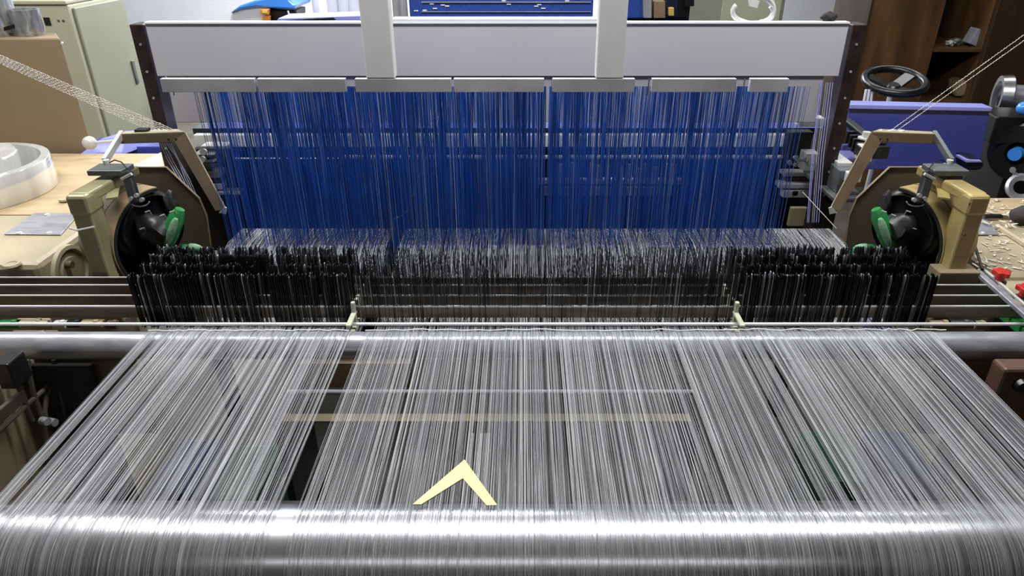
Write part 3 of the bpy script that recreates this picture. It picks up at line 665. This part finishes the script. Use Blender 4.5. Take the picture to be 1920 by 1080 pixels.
outline([(515, 46), (522, 34), (676, 29), (678, 52)], 4.8, .25, 'beam', 'lav', t, .005); outline([(533, 38), (625, 33), (630, 37), (535, 42)], 4.795, .01, 'slot', 'blackmetal', t, .001)
q = PY(600, 50, 4.8); MB().box(q.x-.3, q.x+.25, 4.83, 5.0, 0, q.z).build('support', 'blue', t, .005)
for k, (px, wd_) in enumerate(((596, 14), (626, 20), (648, 20), (668, 22))):
    a = PY(px, 32, 5.6); b_ = a.copy(); b_.z = a.z+.6; a2 = a.copy(); a2.z = 0
    r_ = wd_/2/F*5.6
    tag(MB().lathe(a2, (0, 0, 1), [(0, 0), (0, r_), (a.z+.6, r_), (a.z+.6, 0)], 24).build('white_roll', 'white', smooth=True), ['thin white upright tube standing alone behind the panel', 'leftmost of three thick white upright rolls behind the panel', 'middle of three thick white upright rolls behind the panel', 'rightmost of three thick white upright rolls behind the panel'][k], 'roll', 'white rolls behind the panel')
t = thing('cloth_beam', (PY(940, 15, 4.0).x, 4.0, 0), 'wide blue cloth covered machine behind the middle of the panel', 'machine')
q0, q1 = PY(766, 0, 4.0), PY(1113, 0, 4.0)
MB().box(q0.x, q1.x, 4.0, 4.5, .6, 1.75).build('cloth_cover', 'fabric', t, .01)
MB().box(q0.x+.05, q1.x-.05, 4.05, 4.45, 0, .6).build('base', 'navy', t, .01)
for py, w_ in ((4, .006), (22, .004)):
    a, b_ = PY(790, py, 3.99), PY(1108, py, 3.99); MB().bar(a, b_, .008, w_).build('shiny_rod', 'rail', t, .001)
for k in range(14):
    c = PY(random.uniform(775, 1105), random.uniform(-2, 24), 3.992); MB().box(c.x-.012, c.x+.012, 3.993, 4.0, c.z-.003, c.z+.003).build('bead', 'rod', t, .002)
for k, px in enumerate((744, 757)):
    q = PY(px, 20, 3.95); tag(MB().lathe((q.x, 3.95, 0), (0, 0, 1), [(0, 0), (0, .022), (1.7, .022), (1.7, 0)], 16).build('grey_pole', 'rail', smooth=True), ['left of two grey poles beside the blue cloth machine', 'right of two grey poles beside the blue cloth machine'][k], 'pole', 'grey poles beside the cloth machine')
t = thing('spool_machine', (PY(1220, 20, 4.2).x, 4.2, 0), 'blue and brown machine right of the blue cloth machine', 'machine')
for a, b_, c_, d_, m_, y_ in ((1175, 1208, -20, 34, 'fabric', 4.25), (1207, 1222, -20, 34, 'rail', 4.2), (1226, 1248, 2, 34, 'tan', 4.22), (1250, 1272, -15, 34, 'navy', 4.2), (1254, 1264, 14, 30, 'amber', 4.18), (1266, 1290, -5, 33, 'blackmetal', 4.25), (1285, 1302, -15, 12, 'black', 4.2)):
    outline([(a, c_), (b_, c_), (b_, d_), (a, d_)], y_, .06, 'panel_section', m_, t, .004)
q = PY(1172, 34, 4.2); q2 = PY(1300, 34, 4.2); MB().box(q.x, q2.x, 4.3, 4.6, 0, 1.5).build('body', 'navy', t, .01)
t = thing('control_cabinet', (PY(1400, 20, 5.4).x, 5.4, 0), 'sage green cabinet behind the right half of the panel', 'cabinet')
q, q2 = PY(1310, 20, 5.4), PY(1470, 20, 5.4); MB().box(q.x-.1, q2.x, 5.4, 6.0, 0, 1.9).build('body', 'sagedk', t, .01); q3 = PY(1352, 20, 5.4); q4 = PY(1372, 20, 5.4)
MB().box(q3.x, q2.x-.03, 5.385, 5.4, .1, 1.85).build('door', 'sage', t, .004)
q = PY(1412, 33, 2.5)
t = thing('film_coil', (q.x, 2.42, 1.57), 'loose coil of clear shiny film on the ledge behind the panel', 'film')
pts = [PY(1412+38*math.cos(a), 22+22*math.sin(a)*(1), 2.352) for a in np.linspace(-.5, math.pi+.6, 20)]
MB().tube(pts, .008, 8).build('coil', 'filmw', t, smooth=True); pts = [PY(1425+26*math.cos(a), 18+24*math.sin(a), 2.352) for a in np.linspace(-1.4, 1.6, 16)]
MB().tube(pts, .009, 8).build('coil', 'filmw', t, smooth=True)
MB().prism([PY(1404, -2, 2.352), PY(1425, 2, 2.352), PY(1420, 16, 2.352), PY(1405, 12, 2.352)], (0, .01, 0)).build('flat_end', 'filmw', t, .001)
q = PY(1552, 40, 2.355); q.z = 1.58; tag(MB().blob(q, (.026, .014, .014), 4, .3).build('dark_ball', 'cloth', smooth=True), 'small dark lump peeking over the right part of the panel', 'lump')

# ------------------------------------------------------------------ right background
t = thing('blue_guard', (PY(1730, 250, 3.0).x, 3.0, 0), 'big violet blue sheet metal guard at the right with bright top edge', 'guard')
outline([(1592, 203), (1856, 207), (1836, 318), (1592, 318)], 3.0, .03, 'guard_sheet', 'blue', t, .003)
outline([(1590, 196), (1862, 202), (1858, 209), (1592, 204)], 2.985, .08, 'top_edge', 'lav', t, .002)
q = PY(1715, 318, 3.0); q2 = PY(1820, 318, 3.0); MB().box(q.x, q2.x, 3.035, 3.15, 0, q.z+.02).build('base', 'blue', t, .005)
outline([(1815, 297), (1840, 299), (1846, 306), (1845, 314), (1836, 320), (1815, 320)], 2.8, .10, 'foot_pad', 'navy', t, .01); outline([(1812, 300), (1840, 301), (1842, 305), (1812, 305)], 2.79, .08, 'foot_plate', 'lav', t, .002)
# hand wheel
wc = PY(1678, 152, 3.25)
t = thing('hand_wheel', (wc.x, wc.y, .9), 'black hand wheel with spokes standing behind the blue guard', 'wheel')
Rw = .128; nrm = Vector((-.05, -.25, 1)).normalized(); u = nrm.cross(Vector((0, 1, 0))).normalized(); v = u.cross(nrm)
MB().tube([wc+(u*math.cos(a)+v*math.sin(a))*Rw for a in np.linspace(0, 2*math.pi, 49)[:-1]], .018, 12, closed=True).build('rim', 'black', t, smooth=True)
hubc = wc-nrm*.035
for a in (.6, 2.6, 4.4):
    e = wc+(u*math.cos(a)+v*math.sin(a))*Rw*.95
    MB().bar(hubc, e, .055, .012, nrm).build('spoke', 'black', t, .003)
MB().lathe(hubc-nrm*.03, nrm, [(0, 0), (0, .02), (.015, .03), (.035, .04), (.05, .025), (.05, 0)], 24).build('hub', 'black', t, smooth=True)
MB().tube([hubc-nrm*.02, hubc-Vector((0, -.01, .5))], .012, 12).build('shaft', 'rod', t, smooth=True)
for k in range(3):
    q = PY(1624+k*6, 168, 3.2); q2 = PY(1618+k*7, 200, 3.2)
    tag(MB().tube([q, q+(q2-q)*1.6], .006, 8).build('white_rod', 'white', smooth=True), ['left', 'middle', 'right'][k]+' of three thin white rods left of the black hand wheel', 'rod', 'white rods by the hand wheel')
# wooden shelf
YS = 5.2
ws = thing('wooden_shelf', (PY(1750, 100, YS).x, YS, 0), 'tall brown wooden shelf unit in the dark at the right', 'shelf')
a0, a1 = PY(1638, 0, YS).x, PY(1775, 0, YS).x
zt2 = 2.3
MB().box(a0, a1, YS, YS+.04, 0, zt2).build('door_panel', 'wood', ws, .004)
MB().box(a0-.015, a0, YS-.01, YS+.6, 0, zt2).build('side_panel', 'wooddk', ws, .003)
b0 = PY(1872, 0, YS).x
MB().box(a1, b0+.1, YS+.6, YS+.64, 0, zt2).build('back_panel', 'blackrub', ws, .003)
MB().box(a1-.02, a1, YS+.04, YS+.6, 0, zt2).build('side_panel', 'wooddk', ws, .003)
MB().box(b0, b0+1.0, YS-.02, YS+.03, .25, zt2).build('door_panel', 'wooddk', ws, .004)
MB().box(b0, b0+.03, YS+.03, YS+.6, .25, zt2).build('side_panel', 'wood', ws, .004)
for py in (92, 190):
    q = PY(1800, py, YS); MB().box(a1, b0, YS+.02, YS+.6, q.z-.025, q.z).build('shelf_board', 'wood', ws, .003)
q = PY(1800, 92, YS); q2 = PY(1800, 190, YS)
for px, r_, m_, lb, zz in ((1792, .035, 'grey', 'small grey lump on the upper shelf at the right', q.z), (1775+8, .025, 'whitem', 'pale small object at the left of the upper shelf', q.z)):
    c = PY(px, 80, YS+.15); tag(MB().blob((c.x, c.y, zz+r_*.8), (r_*1.4, r_, r_*.8), 3, .4).build('small_object', m_, smooth=True), lb, 'object')
c = PY(1840, 78, YS+.1); tag(MB().box(c.x-.07, c.x+.05, c.y, c.y+.1, q.z, q.z+.11, Matrix.Rotation(.35, 3, 'Y')).build('paper_packet', 'paint2', bev=.004), 'grey paper packet leaning on the upper shelf', 'packet')
c = PY(1775, 165, YS+.1); tag(MB().blob((c.x+.2, c.y+.08, q2.z+.07), (.14, .12, .08), 5, .3).build('cloth_bundle', 'cardboard', smooth=True), 'brown cloth bundle on the lower shelf', 'bundle')
# silver cylinder, black machine at far right
q = PY(1888, 180, 3.4)
t = thing('silver_spool', (q.x, q.y, q.z-.1), 'shiny silver spool cylinder at the right edge of the photo', 'spool')
MB().lathe(q+Vector((-.05, 0, 0)), (1, -.35, 0), [(0, .07), (0, .095), (.045, .10), (.05, .095), (.05, .06), (.02, .055)], 36).build('flange', 'chrome', t, smooth=True)
MB().lathe(q+Vector((0, 0, 0)), (1, -.35, 0), [(0, .055), (.2, .055), (.2, 0)], 30).build('barrel', 'steel', t, smooth=True)
MB().tube([q+Vector((.16, -.05, 0)), (q.x+.16, q.y-.05, 0)], .03, 12).build('stand', 'blackmetal', t, smooth=True)
t = thing('wheeled_machine', (PY(1910, 280, 3.0).x, 3.0, 0), 'black wheeled machine with blue hub at the right edge of the photo', 'machine')
q = PY(1915, 285, 3.0)
MB().lathe(q, (-.8, -.6, 0), [(0, 0), (0, .12), (.02, .13), (.04, .12), (.045, .05), (.02, .04), (.02, 0)], 36).build('wheel', 'black', t, smooth=True)
MB().lathe(q+Vector((-.03, -.02, 0)), (-.8, -.6, 0), [(0, .03), (.03, .028), (.03, 0)], 20).build('hub', 'brightblue', t, smooth=True)
MB().box(q.x-.02, q.x+.4, q.y+.02, q.y+.3, 0, q.z+.02).build('body', 'black', t, .01)
q = PY(1905, 235, 3.0); MB().box(q.x-.06, q.x+.3, q.y, q.y+.2, q.z-.09, q.z+.03, Matrix.Rotation(-.15, 3, 'Z')).build('motor_box', 'blackmetal', t, .008)
q = PY(1922, 203, 3.0); MB().blob(q, (.035, .03, .03), 2, 0).build('blue_cap', 'brightblue', t, smooth=True)
q = PY(1913, 352, 2.9); MB().lathe(q, (-.3, -.8, .5), [(0, .03), (0, .06), (.015, .062), (.02, .05), (.01, .03)], 28).build('caster_rim', 'steel', t, smooth=True)
for (px, py) in ((1899, 318), (1904, 328)):
    MB().lathe(PY(px, py, 2.93), (-.5, -.8, 0), [(0, .012), (.012, .012), (.012, 0)], 12).build('nut', 'steel', t, smooth=True)
q = PY(1868, 222, 4.4); tag(MB().blob((q.x, q.y, .18), (.25, .2, .2), 8, .4).build('dark_bundle', 'cloth', smooth=True), 'dark bundle on the floor before the wooden shelf', 'bundle')

# ------------------------------------------------------------------ beneath the rail and the threads
t = thing('side_frame', (-1.3, 1.3, 0), 'beige loom side frame under the left end of the rail with hoses', 'frame')
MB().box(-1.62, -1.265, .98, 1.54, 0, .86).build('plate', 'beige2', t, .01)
MB().prism([(-1.26, 1.46, .85), (-1.10, 1.46, .85), (-1.10, 1.46, .2), (-1.26, 1.46, .2)], (0, .02, 0)).build('gusset', 'cloth', t, .003)
X_ = -1.20
for pp_ in (((50, 675), (62, 735), (85, 800), (90, 860)), ((100, 675), (112, 730), (125, 790)), ((128, 690), (95, 720), (55, 755), (-10, 815)), ((100, 715), (88, 740), (84, 770), (88, 800)), ((25, 676), (38, 730), (60, 790))):
    MB().tube([PX(a, b_, X_) for a, b_ in pp_], .006, 8).build('hose', 'hose', t, smooth=True)
MB().bar(PX(-20, 795, X_), PX(45, 740, X_), .012, .03).build('lever', 'hose', t, .002)
for (px, py) in ((92, 790), (78, 788), (132, 682)):
    MB().lathe(PX(px, py, X_+.005), (1, -.3, 0), [(0, .01), (.02, .01), (.02, 0)], 12).build('fitting', 'steel', t, smooth=True)
q = PX(22, 690, X_); MB().box(q.x-.02, q.x+.02, q.y-.03, q.y+.03, q.z-.04, q.z+.03).build('valve', 'blackmetal', t, .004)
t = thing('junction_box', (1.4, 1.42, .0), 'red brown box under the right end of the rail', 'box')
MB().box(1.225, 1.7, 1.40, 1.60, .0, .85).build('cabinet', 'redbrown', t, .01)
q = PY(1895, 700, 1.38); MB().box(PY(1862, 700, 1.38).x, q.x+.5, 1.35, 1.40, .40, PY(1880, 688, 1.36).z).build('door', 'redbrown', t, .008)
q = PY(1912, 720, 1.35); MB().lathe(q, (0, -1, 0), [(0, .018), (.015, .014), (.015, 0)], 16).build('knob', 'black', t, smooth=True)
# small fittings between rail and bars
FIT = {-1: [(18, 602, 'green'), (60, 600, 'beige'), (112, 603, 'whitem'), (140, 601, 'blackmetal'), (172, 602, 'tan'), (210, 603, 'redbrown'), (62, 623, 'beige')],
       1: [(1765, 603, 'tan'), (1800, 602, 'grey'), (1838, 604, 'olive'), (1790, 626, 'beige'), (1745, 625, 'black'), (1850, 626, 'green')]}
CN = dict(green='green', beige='beige', whitem='cream', blackmetal='black', tan='tan', redbrown='red brown', grey='grey', olive='olive', black='black')
for sd in (-1, 1):
    for k, (px, py, mname) in enumerate(FIT[sd]):
        q = PZ(px, py, .885); ln_ = (.03, .045, .018, .022, .03, .016, .06)[k]
        mb = MB().box(q.x-ln_, q.x+ln_, q.y-.012, q.y+.012, .868, .885); mb.lathe((q.x+ln_*.4, q.y, .884), (0, 0, 1), [(0, .008), (.005, .008), (.005, 0)], 12)
        row = 'front' if py > 615 else 'back'
        tag(mb.build('frame_fitting', mname, bev=.003), 'small %s fitting in the %s row under the bars at the %s' % (CN[mname], row, 'left' if sd < 0 else 'right'), 'fitting', 'small fittings under the bars')
for sx in (-1, 1):
    x0_, x1_ = (-1.75, -1.0) if sx < 0 else (1.07, 1.75)
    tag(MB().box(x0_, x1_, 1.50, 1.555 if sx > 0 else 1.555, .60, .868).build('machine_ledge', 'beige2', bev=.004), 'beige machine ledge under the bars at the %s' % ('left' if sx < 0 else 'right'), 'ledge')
ub = thing('under_frame_bars', (-.07, 1.42, .6), 'pale cross bars under the middle threads between the gaps', 'bars')
MB().tube([(-.62, 1.49, .75), (.45, 1.49, .75)], .007, 10).build('round_bar', 'rail', ub, smooth=True)
MB().box(-.60, .42, 1.37, 1.40, .742, .75).build('flat_bar', 'beige2', ub, .001)
MB().box(-.60, -.30, 1.55, 1.57, .72, .80).build('brown_board', 'tan', ub, .001); 
for x in (-.61, .43): MB().box(x-.01, x+.01, 1.36, 1.58, 0, .745).build('upright', 'blackmetal', ub, .002)
for k, (px, py, m_, cl_) in enumerate(((460, 880, 'dkgreen', 'green'), (1565, 850, 'dkgreen', 'green'), (350, 870, 'dkblue', 'blue'), (1690, 850, 'dkblue', 'blue'))):  # unidentified shapes: blocks added for the green and blue tint beneath the threads
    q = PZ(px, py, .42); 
    tag(MB().box(q.x-.07, q.x+.07, q.y-.12, q.y+.12, 0, .42).build('unknown_block', m_, bev=.02), '%s box shape dimly seen beneath the %s threads' % (cl_, 'left' if px < 900 else 'right'), 'box')
tag(box('drip_tray', 'blackmetal', -.6, .4, 1.2, 1.34, 0, .06), 'dark tray on the floor beneath the threads', 'tray')
